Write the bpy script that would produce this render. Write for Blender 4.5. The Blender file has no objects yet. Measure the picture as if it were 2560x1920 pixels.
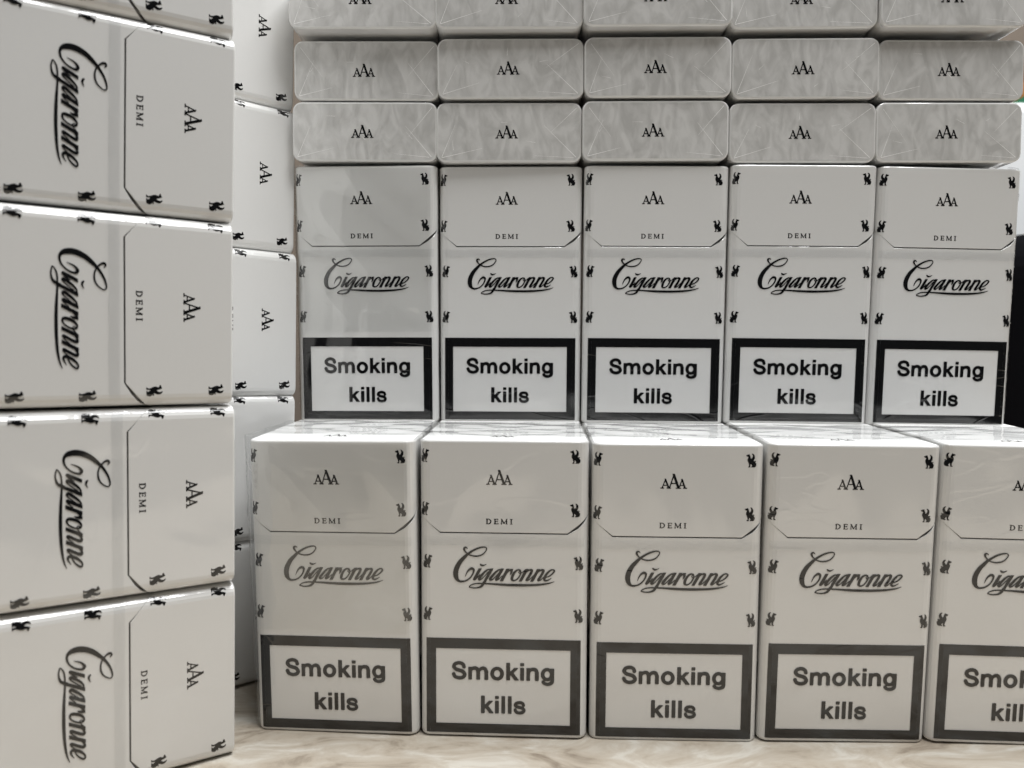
import bpy, bmesh, math, random
import numpy as np
from mathutils import Matrix, Vector

# ------------------------------------------------------------------ scene, camera, light, exposure
SC = bpy.context.scene
COL = SC.collection
MM = 0.001
CAMFIT=dict(f=2034.73,h=130.92,p=-0.06086,roll=0.00541)
POSE={
 'F':((-58.05,259.28,0.04),(-0.0279,0.0078,-0.0001),54.54,[
   (-0.11,0.449,-0.011,-0.052,-0.01,0.02),
   (-0.115,-0.895,0.29,-0.019,-0.002,-0.005),
   (0.208,-0.59,-0.217,0.001,0.001,0.007),
   (0.131,0.231,0.076,0.028,0.009,0.018),
   (-0.114,0.82,0.039,0.0,0.016,0.01),
 ]),
 'S':((-56.49,311.68,97.13),(-0.0193,0.0108,0.001),54.3,[
   (-0.09,0.1,-0.313,-0.026,-0.007,0.011),
   (0.06,0.678,-0.139,-0.007,-0.003,0.001),
   (0.094,-0.563,0.003,0.0,0.002,0.004),
   (-0.004,-0.923,0.301,-0.003,0.005,0.01),
   (-0.06,0.672,-0.159,0.046,0.012,0.005),
 ]),
 'T2':((-57.11,308.19,195.04),(-0.0096,-0.0127,-0.0024),54.29,[
   (0.269,0.357,0.114,0.0,0.003,-0.001),
   (-0.119,0.137,-0.142,0.003,-0.002,-0.0),
   (-0.183,-0.909,0.327,-0.003,-0.003,0.001),
   (0.063,0.097,-0.198,-0.007,-0.0,-0.0),
   (-0.03,0.303,0.016,0.011,-0.002,-0.002),
 ]),
 'T1':((-56.53,308.07,217.79),(-0.01,-0.0112,-0.0036),54.21,[
   (0.305,1.128,-0.121,-0.001,0.003,-0.001),
   (-0.161,-0.491,0.067,0.003,-0.002,0.0),
   (-0.148,-1.171,0.308,-0.003,-0.002,0.001),
   (0.012,-0.457,0.033,-0.009,-0.001,0.0),
   (-0.008,0.98,-0.196,0.018,-0.001,-0.003),
 ]),
 'T0':((-56.97,303.8,241.9),(0.0001,-0.0126,-0.0079),53.95,[
   (0.415,0.365,0.158,-0.003,0.004,-0.002),
   (-0.125,0.026,-0.085,0.004,-0.002,0.0),
   (-0.042,-1.229,0.203,-0.004,-0.001,0.001),
   (-0.351,1.044,-0.004,-0.01,-0.004,-0.001),
   (0.105,-0.236,-0.062,0.017,-0.001,-0.001),
 ]),
 'L':((-85.25,244.51,0.09),(0.5944,-0.002,0.015),54.58,[
   (0.039,0.848,-0.136,0.002,-0.004,0.002),
   (0.23,0.189,0.057,-0.028,0.012,0.001),
   (-0.488,-0.342,0.229,0.01,0.003,-0.004),
   (-0.036,-0.828,0.198,0.006,0.001,-0.003),
   (0.249,0.125,0.022,0.014,-0.001,0.017),
 ]),
 'B':((-87.4,307.23,-0.16),(0.7544,-0.0064,0.0395),53.77,[
   (-0.443,2.254,0.173,-0.024,-0.006,-0.008),
   (0.088,0.269,-0.142,-0.009,-0.006,-0.006),
   (0.602,-2.507,-0.311,-0.0,-0.014,-0.007),
   (0.6,-3.0,-0.17,0.004,0.0,0.0),
   (0.5,-2.6,-0.1,0.002,0.0,0.0),
 ]),
}
W, H, D, R, CX = 54.14, 96.94, 21.85, 3.4, 1.4

cam_data = bpy.data.cameras.new("camera")
cam = bpy.data.objects.new("camera", cam_data)
COL.objects.link(cam)
cam_data.sensor_fit = 'HORIZONTAL'
cam_data.sensor_width = 36.0
cam_data.lens = CAMFIT['f'] / 2560.0 * 36.0
cam_data.clip_start = 0.01
cam_data.clip_end = 50.0
cam_data.dof.use_dof = True
cam_data.dof.focus_distance = 0.285
cam_data.dof.aperture_fstop = 13.0
cam.matrix_world = (Matrix.Translation((0, 0, CAMFIT['h'] * MM))
                    @ Matrix.Rotation(CAMFIT['p'], 4, 'X')
                    @ Matrix.Rotation(-CAMFIT['roll'], 4, 'Y')
                    @ Matrix.Rotation(math.radians(90), 4, 'X'))
SC.camera = cam

world = bpy.data.worlds.new("World")
SC.world = world
world.use_nodes = True
bg = world.node_tree.nodes["Background"]
bg.inputs["Color"].default_value = (0.93, 0.96, 1.0, 1)
bg.inputs["Strength"].default_value = 0.06


def area(name, loc, target, sx, sy, power, color):
    d = bpy.data.lights.new(name, 'AREA')
    d.shape = 'RECTANGLE'
    d.size, d.size_y = sx, sy
    d.energy = power
    d.color = color
    o = bpy.data.objects.new(name, d)
    COL.objects.link(o)
    o.location = loc
    o.rotation_euler = (Vector(target) - Vector(loc)).to_track_quat('-Z', 'Y').to_euler()
    return o


area("ceiling_lamp", (0.34, 0.29, 1.28), (0.24, 0.29, 0.0), 1.1, 0.60, 38.0, (0.98, 0.985, 0.985))
area("left_fill_light", (-0.70, -0.30, 0.90), (0.0, 0.26, 0.10), 0.7, 0.6, 1.4, (1.0, 0.97, 0.93))  # unseen weak fill from the left front, added to balance the brightness

SC.view_settings.view_transform = 'Standard'
SC.view_settings.look = 'None'
SC.view_settings.exposure = -0.07
SC.view_settings.gamma = 1.0
SC.view_settings.use_curve_mapping = False
SC.cycles.max_bounces = 10
SC.cycles.transparent_max_bounces = 16
SC.cycles.caustics_reflective = False
SC.cycles.caustics_refractive = False


# ------------------------------------------------------------------ materials
def new_mat(name):
    m = bpy.data.materials.new(name)
    m.use_nodes = True
    nt = m.node_tree
    return m, nt, nt.nodes["Principled BSDF"], nt.nodes["Material Output"]


def N(nt, kind, **kw):
    n = nt.nodes.new(kind)
    for k, v in kw.items():
        setattr(n, k, v)
    return n


def film_bump(nt, scale=(40, 60, 19), rot=(0, 0.75, 0), dist=0.0012, fine=0.00012, seed=0.0, kink=False):
    """Normal of the thin wrapping film lying on the card: long diagonal waves plus fine crinkle."""
    tc = N(nt, 'ShaderNodeTexCoord')
    oi = N(nt, 'ShaderNodeObjectInfo')
    mul = N(nt, 'ShaderNodeVectorMath', operation='MULTIPLY')
    mul.inputs[1].default_value = (17.3, 17.3, 23.1)
    nt.links.new(oi.outputs['Location'], mul.inputs[0])
    add = N(nt, 'ShaderNodeVectorMath', operation='ADD')
    nt.links.new(tc.outputs['Object'], add.inputs[0])
    nt.links.new(mul.outputs[0], add.inputs[1])
    mp = N(nt, 'ShaderNodeMapping')
    mp.inputs['Rotation'].default_value = rot
    mp.inputs['Location'].default_value = (seed, seed * 1.7, seed * 0.6)
    mp.inputs['Scale'].default_value = scale
    nt.links.new(add.outputs[0], mp.inputs['Vector'])
    n1 = N(nt, 'ShaderNodeTexNoise')
    n1.inputs['Scale'].default_value = 1.0
    n1.inputs['Detail'].default_value = 0.6
    n1.inputs['Distortion'].default_value = 0.7
    nt.links.new(mp.outputs[0], n1.inputs['Vector'])
    rid = N(nt, 'ShaderNodeMath', operation='PINGPONG')
    rid.inputs[1].default_value = 0.17
    nt.links.new(n1.outputs['Fac'], rid.inputs[0])
    n2 = N(nt, 'ShaderNodeTexNoise')
    n2.inputs['Scale'].default_value = 5.0
    n2.inputs['Detail'].default_value = 3.0
    nt.links.new(mp.outputs[0], n2.inputs['Vector'])
    b1 = N(nt, 'ShaderNodeBump')
    b1.inputs['Distance'].default_value = dist
    b1.inputs['Strength'].default_value = 1.0
    nt.links.new(rid.outputs[0] if kink else n1.outputs['Fac'], b1.inputs['Height'])
    b2 = N(nt, 'ShaderNodeBump')
    b2.inputs['Distance'].default_value = fine
    b2.inputs['Strength'].default_value = 1.0
    nt.links.new(n2.outputs['Fac'], b2.inputs['Height'])
    nt.links.new(b1.outputs[0], b2.inputs['Normal'])
    # sparse sharp creases: thin ridges along the contours of another stretched noise
    mp3 = N(nt, 'ShaderNodeMapping')
    mp3.inputs['Rotation'].default_value = (0, -0.5, 0.2)
    mp3.inputs['Scale'].default_value = (16, 40, 48)
    nt.links.new(add.outputs[0], mp3.inputs['Vector'])
    n3 = N(nt, 'ShaderNodeTexNoise')
    n3.inputs['Scale'].default_value = 1.0
    n3.inputs['Detail'].default_value = 2.5
    n3.inputs['Distortion'].default_value = 0.5
    nt.links.new(mp3.outputs[0], n3.inputs['Vector'])
    pp = N(nt, 'ShaderNodeMath', operation='PINGPONG')
    pp.inputs[1].default_value = 0.09
    nt.links.new(n3.outputs['Fac'], pp.inputs[0])
    mr = N(nt, 'ShaderNodeMapRange', interpolation_type='SMOOTHSTEP')
    mr.inputs['From Min'].default_value = 0.0
    mr.inputs['From Max'].default_value = 0.012
    mr.inputs['To Min'].default_value = 1.0
    mr.inputs['To Max'].default_value = 0.0
    nt.links.new(pp.outputs[0], mr.inputs['Value'])
    b3 = N(nt, 'ShaderNodeBump')
    b3.inputs['Distance'].default_value = 0.00004
    nt.links.new(mr.outputs[0], b3.inputs['Height'])
    nt.links.new(b2.outputs[0], b3.inputs['Normal'])
    return b3.outputs[0]


def card_mat(name, color, rough=0.45, coat_rough=0.11, dist=0.0024, fine=0.00005, ior=1.68, grain=0.012, spec=0.3, **kw):
    m, nt, p, out = new_mat(name)
    p.inputs['Roughness'].default_value = rough
    p.inputs['Specular IOR Level'].default_value = spec
    p.inputs['Coat Weight'].default_value = 1.0
    p.inputs['Coat IOR'].default_value = ior
    p.inputs['Coat Roughness'].default_value = coat_rough
    nt.links.new(film_bump(nt, dist=dist, fine=fine, **kw), p.inputs['Coat Normal'])
    tc = N(nt, 'ShaderNodeTexCoord')
    ns = N(nt, 'ShaderNodeTexNoise')
    ns.inputs['Scale'].default_value = 900
    ns.inputs['Detail'].default_value = 2
    nt.links.new(tc.outputs['Object'], ns.inputs['Vector'])
    mix = N(nt, 'ShaderNodeMix', data_type='RGBA')
    mix.inputs['A'].default_value = (*[c * (1 - grain) for c in color], 1)
    mix.inputs['B'].default_value = (*[min(1, c * (1 + grain)) for c in color], 1)
    nt.links.new(ns.outputs['Fac'], mix.inputs['Factor'])
    nt.links.new(mix.outputs['Result'], p.inputs['Base Color'])
    return m


M_CARD = card_mat("white_card", (0.70, 0.697, 0.685))
M_CARD_LOOSE = card_mat("white_card_loose_film", (0.70, 0.697, 0.685), dist=0.003, seed=0.37, kink=True, scale=(58, 50, 15), rot=(0, -0.85, 0))
M_INK = card_mat("black_ink", (0.003, 0.003, 0.0033), grain=0.1, spec=0.0)
M_COLLAR_SHADE = card_mat("inner_collar_shade", (0.10, 0.095, 0.09), coat_rough=0.3)  # pale collar coloured dark to stand in for shade inside the lid seam


def end_material():
    """Pack ends under folded, heat-sealed film: hazy patches where the layers cling or lift."""
    m, nt, p, out = new_mat("end_film")
    tc = N(nt, 'ShaderNodeTexCoord')
    oi = N(nt, 'ShaderNodeObjectInfo')
    mul = N(nt, 'ShaderNodeMath', operation='MULTIPLY')
    mul.inputs[1].default_value = 5.1
    nt.links.new(oi.outputs['Random'], mul.inputs[0])
    add = N(nt, 'ShaderNodeVectorMath', operation='ADD')
    nt.links.new(tc.outputs['Object'], add.inputs[0])
    nt.links.new(mul.outputs[0], add.inputs[1])
    mp = N(nt, 'ShaderNodeMapping')
    mp.inputs['Rotation'].default_value = (0, 0, 0.9)
    mp.inputs['Scale'].default_value = (150, 75, 90)
    nt.links.new(add.outputs[0], mp.inputs['Vector'])
    n1 = N(nt, 'ShaderNodeTexNoise')
    n1.inputs['Scale'].default_value = 1.0
    n1.inputs['Detail'].default_value = 5.0
    n1.inputs['Distortion'].default_value = 1.6
    nt.links.new(mp.outputs[0], n1.inputs['Vector'])
    mp2 = N(nt, 'ShaderNodeMapping')
    mp2.inputs['Rotation'].default_value = (0, 0, -0.6)
    mp2.inputs['Scale'].default_value = (230, 130, 200)
    nt.links.new(add.outputs[0], mp2.inputs['Vector'])
    n2 = N(nt, 'ShaderNodeTexNoise')
    n2.inputs['Scale'].default_value = 1.0
    n2.inputs['Detail'].default_value = 3.0
    n2.inputs['Distortion'].default_value = 0.6
    nt.links.new(mp2.outputs[0], n2.inputs['Vector'])
    mixn = N(nt, 'ShaderNodeMix', data_type='FLOAT')
    mixn.inputs['Factor'].default_value = 0.28
    nt.links.new(n1.outputs['Fac'], mixn.inputs['A'])
    nt.links.new(n2.outputs['Fac'], mixn.inputs['B'])
    cr = N(nt, 'ShaderNodeValToRGB')
    cr.color_ramp.elements[0].position = 0.38
    cr.color_ramp.elements[0].color = (0.475, 0.47, 0.455, 1)
    cr.color_ramp.elements[1].position = 0.60
    cr.color_ramp.elements[1].color = (0.64, 0.635, 0.62, 1)
    nt.links.new(mixn.outputs['Result'], cr.inputs['Fac'])
    nt.links.new(cr.outputs['Color'], p.inputs['Base Color'])
    p.inputs['Roughness'].default_value = 0.4
    p.inputs['Coat Weight'].default_value = 1.0
    p.inputs['Coat IOR'].default_value = 1.65
    p.inputs['Coat Roughness'].default_value = 0.08
    b = N(nt, 'ShaderNodeBump')
    b.inputs['Distance'].default_value = 0.0011
    nt.links.new(mixn.outputs['Result'], b.inputs['Height'])
    nt.links.new(b.outputs[0], p.inputs['Coat Normal'])
    return m


M_END_SHADED = end_material()  # hazy film, with the white card greyed to stand in for the ends' shade


def film_material(name, haze=0.05, scale=60, dist=0.0012, base_refl=0.04, ior=1.55, tint=0.97):
    m = bpy.data.materials.new(name)
    m.use_nodes = True
    nt = m.node_tree
    nt.nodes.clear()
    out = N(nt, 'ShaderNodeOutputMaterial')
    tr = N(nt, 'ShaderNodeBsdfTransparent')
    tr.inputs['Color'].default_value = (tint, tint + 0.004, min(1, tint + 0.008), 1)
    gl = N(nt, 'ShaderNodeBsdfGlossy')
    gl.inputs['Roughness'].default_value = 0.06
    df = N(nt, 'ShaderNodeBsdfDiffuse')
    df.inputs['Color'].default_value = (0.85, 0.86, 0.87, 1)
    tc = N(nt, 'ShaderNodeTexCoord')
    mp = N(nt, 'ShaderNodeMapping')
    mp.inputs['Scale'].default_value = (scale * 0.6, scale * 1.6, scale)
    mp.inputs['Rotation'].default_value = (0.2, 0.1, 0.35)
    nt.links.new(tc.outputs['Object'], mp.inputs['Vector'])
    n1 = N(nt, 'ShaderNodeTexNoise')
    n1.inputs['Scale'].default_value = 1.0
    n1.inputs['Detail'].default_value = 1.0
    n1.inputs['Distortion'].default_value = 1.0
    nt.links.new(mp.outputs[0], n1.inputs['Vector'])
    rid = N(nt, 'ShaderNodeMath', operation='PINGPONG')
    rid.inputs[1].default_value = 0.13
    nt.links.new(n1.outputs['Fac'], rid.inputs[0])
    b = N(nt, 'ShaderNodeBump')
    b.inputs['Distance'].default_value = dist
    nt.links.new(rid.outputs[0], b.inputs['Height'])
    nt.links.new(b.outputs[0], gl.inputs['Normal'])
    fr = N(nt, 'ShaderNodeFresnel')
    geo = N(nt, 'ShaderNodeNewGeometry')
    pick = N(nt, 'ShaderNodeMix', data_type='FLOAT')      # a thin sheet reflects alike from both sides
    pick.inputs['A'].default_value = ior
    pick.inputs['B'].default_value = 1.0 / ior
    nt.links.new(geo.outputs['Backfacing'], pick.inputs['Factor'])
    nt.links.new(pick.outputs['Result'], fr.inputs['IOR'])
    nt.links.new(b.outputs[0], fr.inputs['Normal'])
    ad = N(nt, 'ShaderNodeMath', operation='ADD', use_clamp=True)
    ad.inputs[1].default_value = base_refl
    nt.links.new(fr.outputs[0], ad.inputs[0])
    m1 = N(nt, 'ShaderNodeMixShader')
    m1.inputs[0].default_value = haze
    nt.links.new(tr.outputs[0], m1.inputs[1])
    nt.links.new(df.outputs[0], m1.inputs[2])
    m2 = N(nt, 'ShaderNodeMixShader')
    nt.links.new(ad.outputs[0], m2.inputs[0])
    nt.links.new(m1.outputs[0], m2.inputs[1])
    nt.links.new(gl.outputs[0], m2.inputs[2])
    nt.links.new(m2.outputs[0], out.inputs[0])
    return m


M_FILM = film_material("clear_film", haze=0.10)
M_FILM_TOP = film_material("clear_film_top", haze=0.0, scale=22, dist=0.0012, base_refl=0.0, ior=1.33, tint=0.985)


def table_material():
    m, nt, p, out = new_mat("marbled_laminate")
    tc = N(nt, 'ShaderNodeTexCoord')
    mp = N(nt, 'ShaderNodeMapping')
    mp.inputs['Scale'].default_value = (34, 78, 30)
    mp.inputs['Rotation'].default_value = (0, 0, -0.45)
    nt.links.new(tc.outputs['Object'], mp.inputs['Vector'])
    n1 = N(nt, 'ShaderNodeTexNoise')
    n1.inputs['Scale'].default_value = 1.0
    n1.inputs['Detail'].default_value = 7.0
    n1.inputs['Roughness'].default_value = 0.66
    n1.inputs['Distortion'].default_value = 1.1
    nt.links.new(mp.outputs[0], n1.inputs['Vector'])
    cr = N(nt, 'ShaderNodeValToRGB')
    e = cr.color_ramp.elements
    e[0].position, e[0].color = 0.30, (0.235, 0.190, 0.145, 1)
    e[1].position, e[1].color = 0.62, (0.598, 0.564, 0.500, 1)
    k = e.new(0.45)
    k.color = (0.449, 0.391, 0.316, 1)
    k = e.new(0.54)
    k.color = (0.509, 0.460, 0.388, 1)
    nt.links.new(n1.outputs['Fac'], cr.inputs['Fac'])
    nt.links.new(cr.outputs['Color'], p.inputs['Base Color'])
    p.inputs['Roughness'].default_value = 0.38
    b = N(nt, 'ShaderNodeBump')
    b.inputs['Distance'].default_value = 0.0002
    nt.links.new(n1.outputs['Fac'], b.inputs['Height'])
    nt.links.new(b.outputs[0], p.inputs['Normal'])
    return m


def plain(name, col, rough=0.6, spec=0.5):
    m, nt, p, out = new_mat(name)
    tc = N(nt, 'ShaderNodeTexCoord')
    n = N(nt, 'ShaderNodeTexNoise')
    n.inputs['Scale'].default_value = 30
    n.inputs['Detail'].default_value = 4
    nt.links.new(tc.outputs['Object'], n.inputs['Vector'])
    mix = N(nt, 'ShaderNodeMix', data_type='RGBA')
    mix.inputs['A'].default_value = (*[c * 0.93 for c in col], 1)
    mix.inputs['B'].default_value = (*[min(1, c * 1.05) for c in col], 1)
    nt.links.new(n.outputs['Fac'], mix.inputs['Factor'])
    nt.links.new(mix.outputs['Result'], p.inputs['Base Color'])
    p.inputs['Roughness'].default_value = rough
    p.inputs['Specular IOR Level'].default_value = spec
    return m


# ------------------------------------------------------------------ object helpers
def mesh_from(name, verts, faces, mats, smooth=False, mat_idx=None, flat_idx=None):
    me = bpy.data.meshes.new(name)
    me.from_pydata([(v[0] * MM, v[1] * MM, v[2] * MM) for v in verts], [], faces)
    for m in mats:
        me.materials.append(m)
    if smooth:
        me.polygons.foreach_set('use_smooth', [True] * len(me.polygons))
    if mat_idx is not None:
        me.polygons.foreach_set('material_index', mat_idx)
    me.update()
    return me


def put(name, data, parent=None):
    o = bpy.data.objects.new(name, data)
    COL.objects.link(o)
    if parent is not None:
        o.parent = parent
    return o


def tag(o, label=None, cat=None, group=None, kind=None):
    if label:
        o['label'] = label
    if cat:
        o['category'] = cat
    if group:
        o['group'] = group
    if kind:
        o['kind'] = kind
    return o


# ------------------------------------------------------------------ pack outline: a rounded rectangle with scored (faceted) corners
NSEG = 5


def perimeter():
    """Points round the pack from the middle of the back, left side first when seen from the front; front middle is s = 0."""
    hw, hd = W / 2, D / 2
    pts = []  # right half, from front middle to back middle: (s, x, y, nx, ny)
    s = 0.0
    for x in (0, 7.5, 15.0, 20.4, hw - R):
        pts.append((x, x, -hd))
    for k in range(1, NSEG + 1):
        a = k / NSEG * math.pi / 2
        pts.append((0, hw - R + R * math.sin(a), -hd + R - R * math.cos(a)))
    for t in (0.33, 0.66):
        pts.append((0, hw, -hd + R + (D - 2 * R) * t))
    for k in range(0, NSEG + 1):
        a = k / NSEG * math.pi / 2
        pts.append((0, hw - R + R * math.cos(a), hd - R + R * math.sin(a)))
    for x in (14.0, 0.0):
        pts.append((0, x, hd))
    out = []
    s = 0.0
    for i, (_, x, y) in enumerate(pts):
        if i:
            s += math.hypot(x - out[-1][1], y - out[-1][2])
        out.append((s, x, y))
    left = [(-s_, -x, y) for (s_, x, y) in out[:0:-1]]
    return left[1:] + out   # the back middle point appears once (as the last)


PER = perimeter()
PS = np.array([p[0] for p in PER])
PX = np.array([p[1] for p in PER])
PY = np.array([p[2] for p in PER])
NP = len(PER)


def inset_point(x, y, d):
    hw, hd = W / 2 - R, D / 2 - R
    cx = max(-hw, min(hw, x))
    cy = max(-hd, min(hd, y))
    vx, vy = x - cx, y - cy
    L = math.hypot(vx, vy) or 1.0
    return x - vx / L * d, y - vy / L * d, vx / L, vy / L


def wrap(s, off):
    """Point on the pack's side surface at unrolled position s, pushed out by off."""
    i = int(np.clip(np.searchsorted(PS, s) - 1, 0, NP - 2))
    t = (s - PS[i]) / (PS[i + 1] - PS[i])
    x = PX[i] + t * (PX[i + 1] - PX[i])
    y = PY[i] + t * (PY[i + 1] - PY[i])
    dx, dy = PX[i + 1] - PX[i], PY[i + 1] - PY[i]
    L = math.hypot(dx, dy)
    return x + dy / L * off, y - dx / L * off


LID = 29.6      # lid edge below the top, on the front
HINGE = 13.0


def seam(s, side):
    """Distance from the top down to the lid's edge (side=0) or to the body's edge (side=1) at s."""
    a = abs(s)
    x0 = 20.4
    z = LID if a < x0 else max(HINGE, LID - (a - x0) * 0.80)
    gap = 0.42
    if s > x0:
        gap = 0.36 + 0.75 * min(1, (s - x0) / 2.0)
    elif s < -x0:
        gap = 0.05
    return z + (gap if side else 0.0)


def prism(name, lid, top=None):
    """Body or lid: an open sleeve with thickness, capped at the bottom (body) or top (lid)."""
    v, f, mi, sm = [], [], [], []

    def ring(zf, d):
        i0 = len(v)
        for (s, x, y) in PER:
            px, py, _, _ = inset_point(x, y, d if lid else d + 0.10)
            v.append((px, py, zf(s)))
        return i0

    def skin(a, b, m=0):
        for i in range(NP):
            j = (i + 1) % NP
            f.append((a + i, a + j, b + j, b + i))
            mi.append(m)

    if lid:
        rs = [ring(lambda s: H - seam(s, 0), 0.55), ring(lambda s: H - seam(s, 0), 0.08),
              ring(lambda s: H - seam(s, 0) + 0.12, 0.0)]
        for t in (0.5,):
            rs.append(ring(lambda s, t=t: (H - seam(s, 0)) * (1 - t) + (H - 1.1) * t, 0.0))
        for k in range(5):
            a = k / 4 * math.pi / 2
            rs.append(ring(lambda s, a=a: H - 0.7 + 0.7 * math.sin(a), 0.7 * (1 - math.cos(a))))
        for a, b in zip(rs, rs[1:]):
            skin(a, b)
        f.append(tuple(rs[-1] + i for i in range(NP)))
        mi.append(1)
    else:
        rs = []
        for k in range(5):
            a = k / 4 * math.pi / 2
            rs.append(ring(lambda s, a=a: 1.3 - 1.3 * math.cos(a), 0.9 * (1 - math.sin(a))))
        for t in (0.35, 0.7):
            rs.append(ring(lambda s, t=t: 1.3 * (1 - t) + (H - seam(s, 1)) * t, 0.0))
        rs += [ring(lambda s: H - seam(s, 1) - 0.12, 0.0), ring(lambda s: H - seam(s, 1), 0.08),
               ring(lambda s: H - seam(s, 1), 0.55)]
        for a, b in zip(rs, rs[1:]):
            skin(a, b)
        f.append(tuple(rs[0] + i for i in range(NP))[::-1])
        mi.append(0)
    return mesh_from(name, v, f, [M_CARD, top or M_CARD], mat_idx=mi)


def collar_mesh():
    v, f = [], []
    for z in (H - 40.0, H - 3.0):
        for (s, x, y) in PER:
            px, py, _, _ = inset_point(x, y, 1.1)
            v.append((px, py, z))
    for i in range(NP):
        j = (i + 1) % NP
        f.append((i, j, NP + j, NP + i))
    return mesh_from("collar", v, f, [M_COLLAR_SHADE])


ME_BODY = prism("body", False)
M_TOP_LIT = plain("white_card_top_lit", (0.84, 0.84, 0.83), 0.5, 0.1)  # lid tops painted whiter than the card, standing in for strong overhead light
ME_LID = prism("lid", True, M_TOP_LIT)
ME_LID_END = prism("lid", True, M_END_SHADED)
ME_COLLAR = collar_mesh()

# ------------------------------------------------------------------ printed marks: outlines sampled as distance fields, filled, and laid on the card
INK = 0.035


def catmull(pts, n=8):
    pts = [np.array(p, float) for p in pts]
    out = []
    for i in range(len(pts) - 1):
        p0 = pts[i - 1] if i else 2 * pts[0] - pts[1]
        p1, p2 = pts[i], pts[i + 1]
        p3 = pts[i + 2] if i + 2 < len(pts) else 2 * pts[-1] - pts[-2]
        for k in range(n):
            t = k / n
            out.append(0.5 * ((2 * p1) + (-p0 + p2) * t + (2 * p0 - 5 * p1 + 4 * p2 - p3) * t * t
                              + (-p0 + 3 * p1 - 3 * p2 + p3) * t ** 3))
    out.append(pts[-1])
    return out


class Shape:
    """A drawing in the plane, in its own units; negative distance = ink."""

    def __init__(self):
        self.items = []

    def stroke(self, pts, smooth=True, butt=False):
        self.items.append(('butt' if butt else 'stroke', catmull(pts) if smooth else [np.array(p, float) for p in pts]))
        return self

    def box(self, x0, y0, x1, y1):
        return self.poly([(x0, y0), (x1, y0), (x1, y1), (x0, y1)])

    def poly(self, pts):
        self.items.append(('poly', np.array(pts, float)))
        return self

    def ring(self, cx, cy, rx, ry, ix, iy):
        self.items.append(('ring', (cx, cy, rx, ry, ix, iy)))
        return self

    def field(self, X, Y):
        d = np.full(X.shape, 1e9)
        for kind, a in self.items:
            if kind in ('stroke', 'butt'):
                keep = d
                d = np.full(X.shape, 1e9)
                for p, q in zip(a, a[1:]):
                    dx, dy = q[0] - p[0], q[1] - p[1]
                    L = dx * dx + dy * dy + 1e-12
                    t = np.clip(((X - p[0]) * dx + (Y - p[1]) * dy) / L, 0, 1)
                    r = (p[2] + (q[2] - p[2]) * t) / 2
                    e = np.hypot(X - p[0] - t * dx, Y - p[1] - t * dy) - r
                    if kind == 'butt' and (p is a[0] or q is a[-1]):
                        raw = ((X - p[0]) * dx + (Y - p[1]) * dy) / math.sqrt(L)
                        e = np.maximum(e, -raw if p is a[0] else raw - math.sqrt(L))
                    d = np.minimum(d, e)
                d = np.minimum(keep, d)
            elif kind == 'poly':
                e = np.full(X.shape, 1e9)
                inside = np.zeros(X.shape, bool)
                n = len(a)
                for i in range(n):
                    p, q = a[i], a[(i + 1) % n]
                    dx, dy = q - p
                    L = dx * dx + dy * dy + 1e-12
                    t = np.clip(((X - p[0]) * dx + (Y - p[1]) * dy) / L, 0, 1)
                    e = np.minimum(e, np.hypot(X - p[0] - t * dx, Y - p[1] - t * dy))
                    c = ((p[1] > Y) != (q[1] > Y))
                    with np.errstate(divide='ignore', invalid='ignore'):
                        xi = p[0] + (Y - p[1]) * dx / (dy if abs(dy) > 1e-12 else 1e-12)
                    inside ^= (c & (X < xi))
                d = np.minimum(d, np.where(inside, -e, e))
            else:
                cx, cy, rx, ry, ix, iy = a
                o = (np.hypot((X - cx) / rx, (Y - cy) / ry) - 1) * min(rx, ry)
                i = (np.hypot((X - cx) / ix, (Y - cy) / iy) - 1) * min(ix, iy)
                d = np.minimum(d, np.maximum(o, -i))
        return d


def fill(shape, bounds, step, place, name, mat, merge=True, grow=0.0):
    """Mesh of the inked area. place(x, y) -> point on the pack in mm."""
    x0, y0, x1, y1 = bounds
    nx, ny = int(math.ceil((x1 - x0) / step)) + 1, int(math.ceil((y1 - y0) / step)) + 1
    xs = x0 + np.arange(nx) * step
    ys = y0 + np.arange(ny) * step
    X, Y = np.meshgrid(xs, ys)
    Dd = shape.field(X, Y) - grow
    V, F = {}, []
    verts = []

    def vid(key, x, y):
        i = V.get(key)
        if i is None:
            i = len(verts)
            verts.append(place(x, y))
            V[key] = i
        return i

    neg = Dd < 0
    for j in range(ny - 1):
        i = 0
        while i < nx - 1:
            c = (neg[j, i], neg[j, i + 1], neg[j + 1, i + 1], neg[j + 1, i])
            if not any(c):
                i += 1
                continue
            if all(c):
                k = i + 1
                if merge:
                    while k < nx - 1 and k - i < 12 and neg[j, k + 1] and neg[j + 1, k + 1]:
                        k += 1
                F.append([vid((i, j), xs[i], ys[j]), vid((k, j), xs[k], ys[j]),
                          vid((k, j + 1), xs[k], ys[j + 1]), vid((i, j + 1), xs[i], ys[j + 1])])
                i = k
                continue
            cs = [(i, j), (i + 1, j), (i + 1, j + 1), (i, j + 1)]
            poly = []
            for a in range(4):
                p, q = cs[a], cs[(a + 1) % 4]
                dp, dq = Dd[p[1], p[0]], Dd[q[1], q[0]]
                if dp < 0:
                    poly.append(vid(p, xs[p[0]], ys[p[1]]))
                if (dp < 0) != (dq < 0):
                    t = dp / (dp - dq)
                    key = (min(p, q), max(p, q))
                    poly.append(vid(key, xs[p[0]] + t * (xs[q[0]] - xs[p[0]]), ys[p[1]] + t * (ys[q[1]] - ys[p[1]])))
            if len(poly) >= 3:
                F.append(poly)
            i += 1
    # rows run downwards (y grows down the pack), so turn the faces to look outwards
    F = [p[::-1] for p in F]
    return mesh_from(name, verts, F, [mat])


def on_front(s, depth):
    x, y = wrap(s, INK)
    return (x, y, H - depth)


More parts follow.
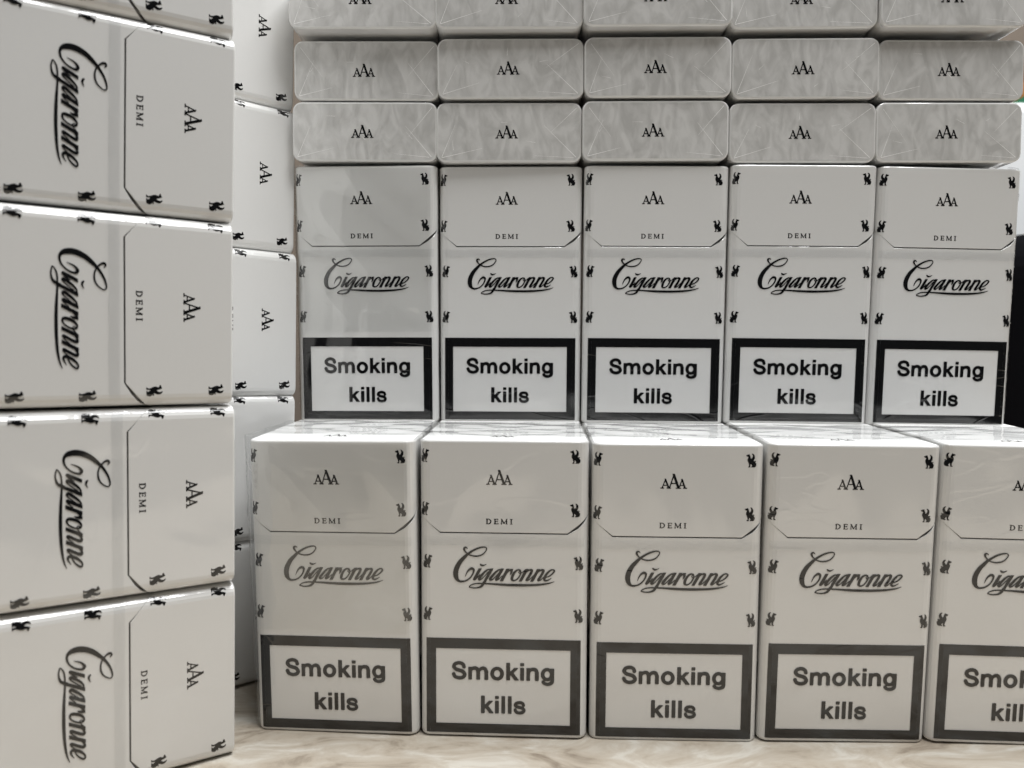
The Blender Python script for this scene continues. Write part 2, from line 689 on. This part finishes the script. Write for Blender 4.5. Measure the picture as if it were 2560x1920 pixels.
# --- script logo, drawn in the units of its tracing (60 units to the millimetre)
LOGO = Shape()
LOGO.stroke([(352, 174, 6), (338, 156, 16), (315, 146, 26), (290, 158, 34), (286, 182, 36), (300, 216, 28), (335, 256, 20),
             (380, 290, 20), (440, 313, 22), (510, 321, 24), (590, 309, 24), (655, 274, 20), (704, 215, 17), (720, 170, 15),
             (692, 141, 18), (630, 142, 24), (540, 168, 30), (450, 214, 36), (370, 270, 42), (292, 345, 62), (212, 438, 78),
             (154, 550, 90), (132, 650, 94), (142, 740, 82), (172, 798, 54), (212, 825, 38), (258, 830, 32), (330, 813, 26),
             (400, 765, 24), (450, 700, 26), (476, 632, 32), (474, 588, 40), (438, 568, 46), (395, 588, 34), (360, 628, 24),
             (335, 678, 15), (318, 728, 5)])
LOGO.stroke([(604, 482, 22), (622, 498, 32), (652, 506, 28), (688, 496, 15), (722, 478, 4)])
# i
LOGO.poly([(574, 566), (632, 566), (520, 790), (470, 770)]).stroke([(505, 757, 44), (489, 785, 40), (520, 780, 18), (570, 725, 11), (600, 680, 9)])
# g
LOGO.stroke([(800, 588, 22), (752, 588, 24), (690, 635, 36), (630, 705, 44), (590, 765, 46), (594, 790, 36), (635, 775, 18),
             (700, 705, 14), (760, 630, 14)])
LOGO.poly([(800, 566), (860, 566), (700, 870), (648, 870)])
LOGO.stroke([(680, 840, 46), (650, 900, 44), (610, 935, 34), (550, 952, 24), (490, 957, 20), (440, 949, 18), (396, 936, 14),
             (422, 906, 16), (480, 880, 20), (560, 867, 22), (660, 866, 24), (800, 872, 28), (1000, 885, 40), (1200, 893, 45),
             (1400, 895, 45), (1600, 890, 41), (1750, 880, 35), (1880, 862, 26), (1960, 842, 17), (2032, 816, 4)])
# a
LOGO.stroke([(1010, 588, 20), (965, 588, 22), (905, 635, 36), (845, 705, 44), (800, 765, 46), (806, 793, 34), (850, 780, 17),
             (915, 710, 13), (985, 630, 13)])
LOGO.poly([(1000, 566), (1060, 566), (950, 780), (898, 770)])
LOGO.stroke([(922, 770, 46), (915, 790, 38), (950, 785, 18), (1000, 740, 12), (1030, 705, 9)])
# r
LOGO.poly([(1108, 568), (1168, 568), (1045, 816), (985, 816)])
LOGO.stroke([(1085, 705, 10), (1130, 640, 15), (1180, 596, 28), (1208, 596, 42), (1202, 640, 34), (1180, 690, 6)])
LOGO.poly([(1180, 570), (1238, 570), (1215, 620), (1180, 620)])
# o
LOGO.stroke([(1372, 592, 22), (1325, 590, 28), (1275, 625, 38), (1235, 690, 46), (1217, 755, 48), (1222, 792, 36), (1262, 803, 26),
             (1315, 775, 22), (1360, 715, 24), (1386, 645, 24), (1372, 592, 22)])
LOGO.stroke([(1388, 640, 12), (1362, 655, 11), (1346, 636, 11), (1358, 616, 11)])
LOGO.stroke([(1365, 655, 10), (1410, 640, 12), (1450, 605, 14), (1480, 585, 14)])
# n n
for dx, dx2 in ((0, 0), (220, 222)):
    LOGO.poly([(1474 + dx, 570), (1532 + dx, 570), (1406 + dx, 818), (1348 + dx, 818)])
    LOGO.stroke([(1440 + dx2, 700, 12), (1495 + dx2, 628, 17), (1552 + dx2, 588, 30), (1592 + dx2, 594, 46), (1588 + dx2, 632, 46),
                 (1545 + dx2, 712, 45), (1506 + dx2, 775, 45), (1503 + dx2, 796, 34), (1540 + dx2, 788, 17), (1592 + dx2, 738, 11),
                 (1625 + dx2, 700, 9)])
# e
LOGO.stroke([(1872, 735, 14), (1935, 705, 20), (1995, 655, 26), (2026, 606, 28), (2008, 582, 22), (1958, 590, 26), (1895, 645, 40),
             (1850, 720, 47), (1838, 775, 44), (1866, 799, 32), (1915, 785, 19), (1972, 752, 5)])


def place_logo(x, y):
    yy = y - 0.0087 * (x - 968)
    xx = x - 0.0186 * (yy - 550)
    return on_front((xx - 968) / 59.9 - CX, 32.06 + yy / 61.27)


ME_LOGO = fill(LOGO, (70, 115, 2070, 985), 7.0, place_logo, "logo_print", M_INK, grow=2.6)

# --- letters A A A
AAA = Shape()


def letter_a(ax, ay, lx, rx, by, thin, thick, bar):
    AAA.stroke([(ax, ay + 6, thin), (lx, by, thin)], False)
    AAA.poly([(ax - thick * 0.75, ay), (ax + thick * 0.25, ay), (rx + thick * 0.55, by), (rx - thick * 0.55, by)])
    t = (bar - ay) / (by - ay)
    AAA.stroke([(ax + (lx - ax) * t, bar, thin * 0.9), (ax + (rx - ax) * t, bar, thin * 0.9)], False)


letter_a(1148, 632, 1106, 1189, 750, 10, 19, 714)
letter_a(1252, 570, 1197, 1310, 750, 12, 27, 690)
letter_a(1352, 632, 1314, 1390, 750, 10, 19, 714)
for a, b in ((1087, 1128), (1164, 1216), (1276, 1338), (1366, 1413)):
    AAA.box(a, 744, b, 754)


def aaa_mesh(name, place):
    return fill(AAA, (1080, 560, 1420, 760), 3.5, place, name, M_INK, grow=1.8)


ME_AAA = aaa_mesh("emblem_print", lambda x, y: on_front((x - 1250) / 39.2 - CX, 14.08 + (y - 752) / 39.2))


def place_top(x, y):
    return ((x - 1250) / 39.2 - 0.9, -D / 2 + 8.75 - (y - 752) / 39.2, H + INK)


ME_AAA_TOP = aaa_mesh("top_emblem_print", place_top)

# --- D E M I
DEMI = Shape()
B0, T0_ = 1257, 1190
DEMI.box(1086, T0_, 1099, B0).stroke([(1092, 1193, 6), (1112, 1194, 8), (1132, 1205, 11), (1140, 1224, 14), (1132, 1243, 11), (1112, 1254, 8), (1092, 1254, 6)])
DEMI.box(1080, T0_, 1092, T0_ + 6).box(1080, B0 - 6, 1092, B0)
DEMI.box(1186, T0_, 1199, B0).box(1180, T0_, 1232, T0_ + 7).box(1180, B0 - 7, 1234, B0).box(1190, 1219, 1224, 1226)
DEMI.box(1228, T0_, 1233, T0_ + 15).box(1230, B0 - 15, 1235, B0).box(1221, 1213, 1226, 1232)
DEMI.stroke([(1276, T0_ + 3, 7), (1273, B0 - 3, 7)], False).stroke([(1276, T0_ + 4, 13), (1306, B0 - 8, 11)], False)
DEMI.stroke([(1338, T0_ + 3, 7), (1306, B0 - 8, 7)], False).box(1331, T0_, 1344, B0)
DEMI.box(1265, T0_, 1280, T0_ + 6).box(1264, B0 - 6, 1283, B0).box(1325, B0 - 6, 1351, B0).box(1335, T0_, 1349, T0_ + 6)
DEMI.box(1389, T0_, 1402, B0).box(1381, T0_, 1411, T0_ + 6).box(1381, B0 - 6, 1411, B0)
ME_DEMI = fill(DEMI, (1074, 1184, 1420, 1263), 2.6, lambda x, y: on_front((x - 1246) / 39.2 - CX, 26.86 + (y - 1257) / 39.2), "name_print", M_INK, grow=1.3)

# --- warning words
WT = Shape()
WT.stroke([(627, 594, 40), (612, 558, 38), (570, 543, 38), (523, 557, 38), (508, 588, 40), (532, 619, 40), (572, 632, 40),
           (612, 647, 40), (634, 680, 40), (618, 710, 38), (571, 723, 38), (523, 708, 38), (503, 672, 40)], butt=True)
WT.box(677, 590, 716, 738).box(770, 640, 811, 738).box(864, 640, 905, 738)
WT.stroke([(704, 650, 20), (713, 618, 30), (742, 603, 38), (774, 608, 40), (790, 642, 40)])
WT.stroke([(800, 650, 20), (810, 618, 30), (838, 603, 38), (868, 608, 40), (885, 642, 40)])
WT.ring(1009.5, 663, 77.5, 80, 37, 44)


def small_k(x, b):
    WT.box(x, b - 205, x + 41, b)
    WT.poly([(x + 38, b - 50), (x + 38, b - 92), (x + 90, b - 146), (x + 139, b - 146), (x + 78, b - 86)])
    WT.poly([(x + 48, b - 64), (x + 78, b - 90), (x + 146, b), (x + 96, b), (x + 48, b - 66)])


def small_i(x, b):
    WT.box(x, b - 148, x + 42, b).box(x, b - 205, x + 42, b - 172)


small_k(1117, 738)
small_i(1278, 738)
WT.box(1350, 590, 1389, 738).box(1448, 640, 1490, 738)
WT.stroke([(1378, 650, 20), (1390, 616, 30), (1420, 603, 38), (1455, 609, 40), (1469, 642, 40)])
WT.ring(1588, 660, 72, 77, 33, 42).box(1627, 590, 1667, 735)
WT.stroke([(1647, 725, 40), (1640, 757, 40), (1598, 776, 34), (1558, 768, 34), (1540, 748, 38)], butt=True)
small_k(825, 1136)
small_i(987, 1136)
WT.box(1062, 931, 1102, 1136).box(1137, 931, 1177, 1136)
WT.stroke([(1318, 1036, 33), (1304, 1010, 33), (1270, 1002, 33), (1234, 1011, 34), (1221, 1034, 34), (1243, 1053, 34), (1275, 1061, 34),
           (1309, 1072, 34), (1322, 1096, 34), (1306, 1118, 33), (1269, 1126, 33), (1232, 1115, 33), (1218, 1086, 33)], butt=True)
FL, FR, FT, FB = -25.0, 24.9, 64.33, 95.66


def place_warn(x, y):
    return on_front(-24.9 + (x - 190) * 0.02795, FT + (y - 250) * 0.02782)


ME_WARN = fill(WT, (470, 510, 1690, 805), 8.0, place_warn, "w1", M_INK, grow=2.0)
ME_WARN2 = fill(WT, (800, 915, 1360, 1150), 8.0, place_warn, "w2", M_INK, grow=2.0)


def join_meshes(name, a, b):
    v = [tuple(p.co / MM) for p in a.vertices]
    k = len(v)
    v += [tuple(p.co / MM) for p in b.vertices]
    f = [tuple(p.vertices) for p in a.polygons] + [tuple(i + k for i in p.vertices) for p in b.polygons]
    return mesh_from(name, v, f, [M_INK])


ME_WARN = join_meshes("warning_text", ME_WARN, ME_WARN2)


def rect_cells(name, rects, mat=M_INK):
    """Printed bars, cut where the card's facets fold."""
    v, f = [], []
    for (s0, d0, s1, d1) in rects:
        cuts = sorted({s0, s1} | {float(s) for s in PS if s0 < s < s1})
        for a, b in zip(cuts, cuts[1:]):
            k = len(v)
            for s, d in ((a, d1), (b, d1), (b, d0), (a, d0)):
                e = 1e-4 if s == a else -1e-4
                x, y = wrap(s + e, INK)
                v.append((x, y, H - d))
            f.append((k, k + 1, k + 2, k + 3))
    return mesh_from(name, v, f, [mat])


TH, TV = 3.2, 3.4
ME_FRAME = rect_cells("warning_frame", [(FL, FT, FR, FT + TV), (FL, FB - 3.1, FR, FB), (FL, FT + TV, FL + TH, FB - 3.1), (FR - TH - 0.1, FT + TV, FR, FB - 3.1)])
S1, S2 = 29.6, 43.4
ME_SIDE = {1: rect_cells("side_panel", [(S1, 72.2, S2, 95.5)]), -1: rect_cells("side_panel", [(-S2, 72.2, -S1, 95.5)])}

M_STRIP = film_material("tear_strip_film", haze=0.02, scale=120, dist=0.0004, base_refl=0.0, ior=1.4, tint=0.99)
INK = 0.06
ME_STRIP = rect_cells("tear_strip", [(-26.0, 31.0, 26.0, 33.9)], M_STRIP)
INK = 0.035

# --- winged beast
GR = Shape()
GR.poly([(108, 209), (130, 200), (152, 193), (163, 184), (169, 200), (180, 225), (189, 255), (196, 277), (206, 268), (218, 254), (227, 235),
         (229, 214), (222, 195), (210, 179), (226, 180), (244, 191), (258, 210), (266, 238), (262, 268), (250, 292), (242, 306), (258, 325),
         (276, 350), (287, 375), (290, 400), (285, 420), (265, 429), (206, 429), (203, 421), (226, 410), (218, 395), (205, 376), (192, 362),
         (188, 378), (186, 396), (184, 412), (184, 431), (145, 429), (150, 419), (164, 412), (166, 395), (161, 365), (150, 340), (138, 315),
         (134, 290), (140, 265), (150, 247), (148, 234), (130, 229), (114, 222)])
GR.stroke([(284, 410, 7), (293, 385, 6), (289, 360, 6), (270, 338, 6), (283, 318, 6), (262, 316, 6), (250, 325, 5)])
GS = 58.7


def griffin(name, s, depth, facing):
    return fill(GR, (102, 172, 300, 436), 5.0,
                lambda x, y: on_front(s + facing * (x - 199) / GS, depth + (y - 306) / GS), name, M_INK, merge=False, grow=2.5)


def flip(me):
    me.flip_normals()
    return me


LID_G = [(-25.4, 4.97), (22.6, 4.97), (-25.4, 22.1), (22.6, 22.1)]
BODY_G = [(-24.5, 39.16), (23.9, 39.16), (-24.5, 56.35), (23.9, 56.35)]
ME_LID_G = [griffin("griffin_print", s, d, 1) if s > 0 else flip(griffin("griffin_print", s, d, -1)) for s, d in LID_G]
ME_BODY_G = [griffin("griffin_print", s, d, 1) if s > 0 else flip(griffin("griffin_print", s, d, -1)) for s, d in BODY_G]


# --- film folds on the pack ends: sealed flap edges drawn as white glint lines, and the little tucked corners
def creases(seed):
    rnd = random.Random(seed)
    v, f = [], []

    def line(x0, y0, x1, y1, w):
        dx, dy = x1 - x0, y1 - y0
        L = math.hypot(dx, dy)
        nx, ny = -dy / L * w / 2, dx / L * w / 2
        k = len(v)
        z = H + 0.03
        v.extend([(x0 - nx, y0 - ny, z), (x1 - nx * 0.3, y1 - ny * 0.3, z), (x1 + nx * 0.3, y1 + ny * 0.3, z), (x0 + nx, y0 + ny, z),
                  (x0, y0, z + 0.018), (x1, y1, z + 0.015)])
        f.extend([(k, k + 1, k + 5, k + 4), (k + 4, k + 5, k + 2, k + 3)])

    hw, hd = W / 2, D / 2
    j = lambda a: rnd.uniform(-a, a)
    line(hw - 2.2, -hd + 1.8, hw - 13 + j(1.5), 1.5 + j(1.5), 0.22)
    line(-hw + 2.0, -hd + 1.6, -hw + 16 + j(2), -hd + 5.5 + j(1), 0.20)
    line(-hw + 2.0, -hd + 1.8, -hw + 7 + j(1), 3 + j(2), 0.16)
    line(hw - 2.0, hd - 2.0, hw - 12 + j(2), -1 + j(2), 0.16)
    line(hw - 3, -hd + 1.6, hw - 16 + j(2), -hd + 2.8 + j(.5), 0.14)
    if rnd.random() < 0.7:
        line(-hw + 2.5, hd - 2.5, -hw + 12 + j(2), -2 + j(2), 0.14)
    for k in range(3):
        x, y = rnd.uniform(-hw + 5, hw - 5), rnd.uniform(-hd + 4, hd - 4)
        a = rnd.uniform(0, math.pi)
        l = rnd.uniform(1.0, 4.0)
        line(x, y, x + l * math.cos(a), y + l * math.sin(a), 0.12)
    return mesh_from("film_crease_glint", v, f, [M_CREASE_GLINT])


def tuck(sx, sy):
    hw, hd = W / 2, D / 2
    v = [(sx * (hw - 0.1), sy * (hd - 4.3), H - 0.25), (sx * (hw - 4.6), sy * (hd - 0.1), H - 0.25), (sx * (hw - 0.7), sy * (hd - 0.7), H - 1.6),
         (sx * (hw - 0.1), sy * (hd - 4.3), H - 3.0), (sx * (hw - 4.6), sy * (hd - 0.1), H - 3.0)]
    f = [(0, 1, 2), (0, 2, 3), (2, 1, 4)]
    return mesh_from("film_tuck", v, f, [M_FILM])


M_CREASE_GLINT = plain("crease_glint", (0.95, 0.95, 0.94), 0.3)  # opaque white stands in for the glints along clear film folds
ME_CREASE = [creases(k) for k in range(6)]
ME_TUCK = [tuck(-1, -1), tuck(1, 1)]


def loose_film(seed):
    rnd = random.Random(seed)
    waves = []
    for _ in range(6):
        a = rnd.uniform(0.55, 1.15)          # folds run down from the upper outer corner
        k = rnd.uniform(0.10, 0.30)
        waves.append((k * math.sin(a), k * math.cos(a), rnd.uniform(0, 6.28), rnd.uniform(0.4, 1.0), rnd.uniform(0.01, 0.03)))
    nx, nz = 56, 68
    v, f = [], []
    for j in range(nz + 1):
        for i in range(nx + 1):
            x = -25.2 + 50.4 * i / nx
            d = 1.2 + 61.0 * j / nz
            h = 0.0
            for (a, b, c, w, q) in waves:
                t = a * (x + 27) + b * (d - 97) * -1 + c + 0.5 * math.sin(q * x * 3 + q * d * 2 + c)
                h += w * (0.5 + 0.5 * math.sin(t)) ** 2.2
            edge = min(1, (25.2 - abs(x)) / 5 + 0.1, (d - 1.2) / 6 + 0.1, (62.2 - d) / 10 + 0.02)
            v.append((x, -D / 2 - 0.14 - 0.42 * h * edge, H - d))
    for j in range(nz):
        for i in range(nx):
            a = j * (nx + 1) + i
            f.append((a, a + nx + 1, a + nx + 2, a + 1))
    return mesh_from("loose_film", v, f, [M_LOOSE], smooth=True)


M_LOOSE = film_material("loose_film", haze=0.0, scale=30, dist=0.0003, base_refl=0.05, ior=1.36, tint=0.998)
ME_LOOSE = [loose_film(5), loose_film(8), loose_film(13)]


# ------------------------------------------------------------------ packs
def rz(a): return Matrix.Rotation(a, 4, 'Z')
def rx(a): return Matrix.Rotation(a, 4, 'X')
def ry(a): return Matrix.Rotation(a, 4, 'Y')


SHIFT = Matrix.Translation((CX, D / 2, 0))


def pack_matrix(g, i, back=0.0):
    (bx, by, bz), (yaw, pit, rol), pitch, dev = POSE[g]
    dx, dy, dz, dyaw, drol, dpit = dev[i]
    base = Matrix.Translation((bx, by, bz)) @ rz(yaw) @ rx(pit) @ ry(rol)
    rp = rz(dyaw) @ rx(dpit) @ ry(drol)
    d = Matrix.Translation((dx, dy + back, dz))
    if g in 'FS':
        m = base @ d @ Matrix.Translation((i * pitch, 0, 0)) @ rp @ SHIFT
    elif g in 'LB':
        o = Matrix(((0, 0, 1, -H), (0, 1, 0, 0), (-1, 0, 0, 0), (0, 0, 0, 1)))
        m = base @ d @ Matrix.Translation((0, 0, (4 - i) * pitch + W / 2 + CX)) @ rp @ o @ SHIFT
    else:
        o = Matrix(((1, 0, 0, 0), (0, 0, -1, H), (0, 1, 0, 0), (0, 0, 0, 1)))
        m = base @ d @ Matrix.Translation((i * pitch, 0, 0)) @ rp @ o @ SHIFT
    mm = m.copy()
    mm.translation = m.translation * MM
    return mm


def make_pack(mat, label, group, front=True, end=False, shown=True, seed=0, loose=False):
    root = put("cigarette_pack", None)
    root.empty_display_size = 0.01
    root.matrix_world = mat
    tag(root, label, "cigarette pack", group)
    body = put("body", ME_BODY, root)
    lid = put("lid", ME_LID_END if end else ME_LID, root)
    if loose:      # the bundle's film hangs loose here and wrinkles
        put("loose_film", ME_LOOSE[loose - 1], root)
        for o in (body, lid):
            for k in range(2):
                if k == 1 and o is lid:
                    continue
                o.material_slots[k].link = 'OBJECT'
                o.material_slots[k].material = M_CARD_LOOSE
    if shown:
        put("collar", ME_COLLAR, root)
    if front:
        put("tear_strip", ME_STRIP, body)
        put("logo_print", ME_LOGO, body)
        put("warning_frame", ME_FRAME, body)
        put("warning_text", ME_WARN, body)
        for me in ME_BODY_G:
            put("griffin_print", me, body)
        put("side_panel", ME_SIDE[1], body)
        put("side_panel", ME_SIDE[-1], body)
        put("emblem_print", ME_AAA, lid)
        put("name_print", ME_DEMI, lid)
        for me in ME_LID_G:
            put("griffin_print", me, lid)
    if front or end:
        put("top_emblem_print", ME_AAA_TOP, lid)
    if end:
        put("film_crease_glint", ME_CREASE[seed % len(ME_CREASE)], lid)
        for me in ME_TUCK:
            put("film_tuck", me, lid)
    return root


ORD = ["leftmost", "second from the left", "middle", "second from the right", "rightmost"]
ORD_V = ["topmost", "second from the top", "middle", "second from the bottom", "bottom"]
for i in range(5):
    make_pack(pack_matrix('F', i), f"white cigarette pack standing on the table, {ORD[i]} of the front row", "packs standing in the front row", loose=(1 if i == 0 else 0))
for i in range(5):
    make_pack(pack_matrix('S', i), f"white cigarette pack, {ORD[i]} of the upright row raised behind the front row", "packs standing in the raised row", loose=(2 if i == 0 else 0))
for g, nm in (('T2', "lowest row of stacked ends"), ('T1', "second row of stacked ends"), ('T0', "top row of ends")):
    for i in range(5):
        make_pack(pack_matrix(g, i), f"white pack lying end-on, {ORD[i]} in the {nm}", "packs lying with their ends out", front=False, end=True,
                  seed={'T2': 0, 'T1': 2, 'T0': 4}[g] + i)
for i in range(5):
    make_pack(pack_matrix('L', i), f"white pack turned on its side, {ORD_V[i]} of the near stack", "packs turned sideways in the near stack")
for i in range(5):
    make_pack(pack_matrix('B', i), f"white pack on its side, {ORD_V[i]} of the half-hidden rear stack", "packs turned sideways in the rear stack")
# the second layers of the bundles and the bundles that carry the raised ones
for g, backs, nm in (('F', (D + 0.4, 2 * D + 1.0, 3 * D + 1.4, 4 * D + 2.0), "white cigarette pack standing hidden behind the front row"),
                     ('S', (D + 0.4, 2 * D + 1.0), "white cigarette pack standing hidden behind the raised upright row"),
                     ('L', (D + 0.4,), "white pack on its side hidden behind the near stack"),
                     ('B', (D + 0.4,), "white pack on its side hidden behind the rear stack")):
    for b in backs:
        for i in range(5):
            make_pack(pack_matrix(g, i, b), nm, nm.replace("white cigarette pack", "packs").replace("white pack", "packs").replace("on its side", "on their side"), front=False, shown=False)


# ------------------------------------------------------------------ outer film of the bundles, where it stands clear of the packs
def film_sheet(name, nu, nv, fn, seed, amp, label, mat=None, freq=0.22, lines=None):
    """fn(u, v) -> (point mm, normal); u, v in 0..1; wrinkles added along the normal."""
    rnd = random.Random(seed)
    waves = [(rnd.uniform(0.4, 1.6) * freq, rnd.uniform(-1, 1) * 2.2 * freq, rnd.uniform(0, 6.28), rnd.uniform(.4, 1)) for _ in range(9)]
    v, f = [], []
    for j in range(nv + 1):
        for i in range(nu + 1):
            p, n, k = fn(i / nu, j / nv)
            h = 0
            for (a, b, c, w) in waves:
                t = math.sin(p.x * a + p.y * b * 1.3 + p.z * b + c)
                h += w * (1 - 2 * abs(t))
            q = p + n * (h / 4.0 * amp * k)
            v.append(tuple(q))
    for j in range(nv):
        for i in range(nu):
            a = j * (nu + 1) + i
            f.append((a, a + 1, a + nu + 2, a + nu + 1))
    me = mesh_from(name, v, f, [mat or M_FILM], smooth=True)
    o = put("film_wrap", me)
    if lines:  # folds drawn as white strips in place of their highlights
        lv, lf = [], []
        for (u0, v0, u1, v1, w) in lines:
            n = 24
            prev = None
            for k in range(n + 1):
                t = k / n
                p, nn, _ = fn(u0 + (u1 - u0) * t, v0 + (v1 - v0) * t)
                q, _, _ = fn(u0 + (u1 - u0) * t + 0.004, v0 + (v1 - v0) * t + 0.004)
                jig = 0.25 * math.sin(k * 1.7 + u0 * 40) * math.sin(k * 0.6 + v0 * 9)
                side = Vector((nn.y, -nn.x, 0)) if abs(v1 - v0) > abs(u1 - u0) else Vector((0, 0, 1))
                c = p + nn * 0.15 + side * jig
                ww = w * (0.35 + 0.65 * math.sin(math.pi * min(1, max(0, t))) ** 0.5)
                lv += [tuple(c - side * ww / 2), tuple(c + side * ww / 2)]
                if k:
                    a = len(lv) - 4
                    lf.append((a, a + 1, a + 3, a + 2))
        put("film_crease_glint", mesh_from("film_crease_glint", lv, lf, [M_CREASE_GLINT]), o)
    return tag(o, label, "plastic film", "loose film of the bundles")


def base_of(g):
    (bx, by, bz), (yaw, pit, rol), pitch, dev = POSE[g]
    return Matrix.Translation((bx, by, bz)) @ rz(yaw) @ rx(pit) @ ry(rol), pitch


def front_top_film(u, v):
    m, pitch = base_of('F')
    x = -27 + CX - 0.5 + u * (5 * pitch + 1.5)
    y = 0.5 + v * (2 * D - 1.0)
    t = max(0.0, 1 - (y - 0.5) / 5.0)
    z = H + 0.9 - 1.3 * t ** 2.2
    dev = POSE['F'][3]
    a = max(0.0, min(3.999, (x - CX) / pitch))
    i = int(a)
    w = a - i
    y += (dev[i][1] * (1 - w) + dev[i + 1][1] * w)
    z += max(dev[i][2], dev[i + 1][2]) + 0.1
    k = 0.15 + min(0.85, v * 4)
    return m @ Vector((x, y, z)), Vector((0, 0, 1)), k


film_sheet("film_wrap", 220, 26, front_top_film, 3, 0.30, "clear crinkled plastic film lying over the tops of the front row", M_FILM_TOP, freq=0.10)


def end_film(g, sign, bulge, y0=0.4):
    m, pitch = base_of(g)
    dev = POSE[g][3][0 if sign < 0 else 4]
    xe = CX + (-27 if sign < 0 else 4 * pitch + 27)
    yaw_d = dev[3]

    def fn(u, v):
        # u runs from the front face round the corner and back along the end, v from the bottom to the top
        a = min(1.0, u / 0.30)
        ang = a * math.pi / 2
        out = bulge * (0.30 + 0.70 * v)
        if u < 0.30:
            x = xe - sign * 4.5 + sign * (4.5 + out) * math.sin(ang)
            y = y0 + dev[1] + (5.0) * (1 - math.cos(ang)) - sign * yaw_d * -27
            n = Vector((sign * math.sin(ang), -math.cos(ang), 0))
        else:
            t = (u - 0.30) / 0.70
            x = xe + sign * (out * (1 - 0.55 * t) + 0.3)
            y = y0 + dev[1] + 5.0 + t * (2 * D - 8) - sign * yaw_d * -27
            n = Vector((sign, 0, 0))
        z = 0.8 + v * (H - 0.4)
        k = min(1, u * 6) * (0.35 + 0.65 * min(1, v * 3))
        return m @ Vector((x, y, z)), n, k
    return fn


film_sheet("film_wrap", 40, 60, end_film('F', -1, 4.6), 11, 0.45, "clear plastic film bulging off the open end of the front row, beside the near stack", freq=0.16,
           lines=[(0.30, 0.02, 0.30, 0.99, 0.22), (0.18, 0.45, 0.16, 0.98, 0.16), (0.1, 0.86, 0.3, 0.99, 0.2), (0.55, 0.1, 0.6, 0.95, 0.2)])
film_sheet("film_wrap", 40, 60, end_film('S', 1, 2.6), 17, 0.5, "clear plastic film over the far end of the raised row, against the dark background", freq=0.2,
           lines=[(0.30, 0.02, 0.30, 0.98, 0.30), (0.17, 0.62, 0.17, 0.97, 0.22), (0.18, 0.03, 0.20, 0.40, 0.22), (0.12, 0.02, 0.30, 0.13, 0.22),
                  (0.30, 0.02, 0.14, 0.2, 0.16), (0.16, 0.25, 0.28, 0.31, 0.2), (0.08, 0.985, 0.30, 0.975, 0.3), (0.17, 0.40, 0.30, 0.40, 0.22), (0.17, 0.62, 0.30, 0.62, 0.22)])
film_sheet("film_wrap", 40, 60, end_film('S', -1, 2.4), 23, 0.4, "clear plastic film over the near end of the raised row, beside the rear stack", freq=0.2,
           lines=[(0.05, 0.82, 0.26, 0.99, 0.3), (0.12, 0.78, 0.28, 0.86, 0.25), (0.24, 0.80, 0.27, 0.99, 0.3), (0.30, 0.05, 0.30, 0.95, 0.2)])


# ------------------------------------------------------------------ setting
def box_mesh(name, x0, y0, z0, x1, y1, z1, mat, bevel=0.0, seg=4):
    bm = bmesh.new()
    bmesh.ops.create_cube(bm, size=1.0)
    for v in bm.verts:
        v.co = Vector((x0 + (v.co.x + .5) * (x1 - x0), y0 + (v.co.y + .5) * (y1 - y0), z0 + (v.co.z + .5) * (z1 - z0)))
    if bevel:
        bmesh.ops.bevel(bm, geom=bm.edges[:], offset=bevel, segments=seg, profile=0.5, affect='EDGES')
    me = bpy.data.meshes.new(name)
    bm.to_mesh(me)
    bm.free()
    me.materials.append(mat)
    return me


M_TABLE = table_material()
t = put("table", box_mesh("table", -0.9, -0.06, -0.03, 1.1, 1.0, 0.0, M_TABLE, 0.004, 2))
tag(t, kind="structure")
w = put("wall", box_mesh("wall", -1.6, 1.25, -0.8, 2.2, 1.31, 2.0, plain("wall_paint", (0.22, 0.18, 0.145))))
tag(w, kind="structure")

cab = put("white_cabinet", None)
cab.location = (0.62, 0.86, 0)
tag(cab, "bright white cabinet standing behind the packs at the edge of the view", "cabinet")
put("carcass", box_mesh("carcass", -0.22, -0.12, 0.0, 0.30, 0.14, 0.34, plain("white_lacquer", (0.85, 0.87, 0.88), 0.3), 0.003, 2), cab)
put("door_panel", box_mesh("door_panel", -0.21, -0.135, 0.01, 0.29, -0.1215, 0.33, plain("white_lacquer_door", (0.85, 0.87, 0.88), 0.3), 0.002, 2), cab)

sb = put("striped_box", None)
sb.location = (0.62, 0.86, 0.3405)
tag(sb, "blurred brown, orange and green box on the white cabinet", "box")
put("box_body", box_mesh("box_body", -0.10, -0.08, 0.0, 0.14, 0.08, 0.085, plain("brown_card", (0.22, 0.12, 0.06))), sb)
put("green_band", box_mesh("green_band", -0.102, -0.082, 0.012, 0.142, 0.082, 0.034, plain("green_print", (0.02, 0.16, 0.08))), sb)
put("orange_band", box_mesh("orange_band", -0.102, -0.082, 0.035, 0.142, 0.082, 0.05, plain("orange_print", (0.42, 0.17, 0.04))), sb)

dc = put("dark_case", None)
dc.location = (0.50, 0.62, 0)
tag(dc, "black rounded case standing behind the raised row, dark and out of focus", "case")
put("shell", box_mesh("shell", -0.16, -0.06, 0.004, 0.22, 0.08, 0.206, plain("black_plastic", (0.003, 0.003, 0.004), 0.9, 0.05), 0.035, 6), dc)
for sx in (-0.1, 0.16):
    put("foot", box_mesh("foot", sx - 0.012, -0.02, 0.0, sx + 0.012, 0.03, 0.005, plain("rubber", (0.02, 0.02, 0.02), 0.8)), dc)
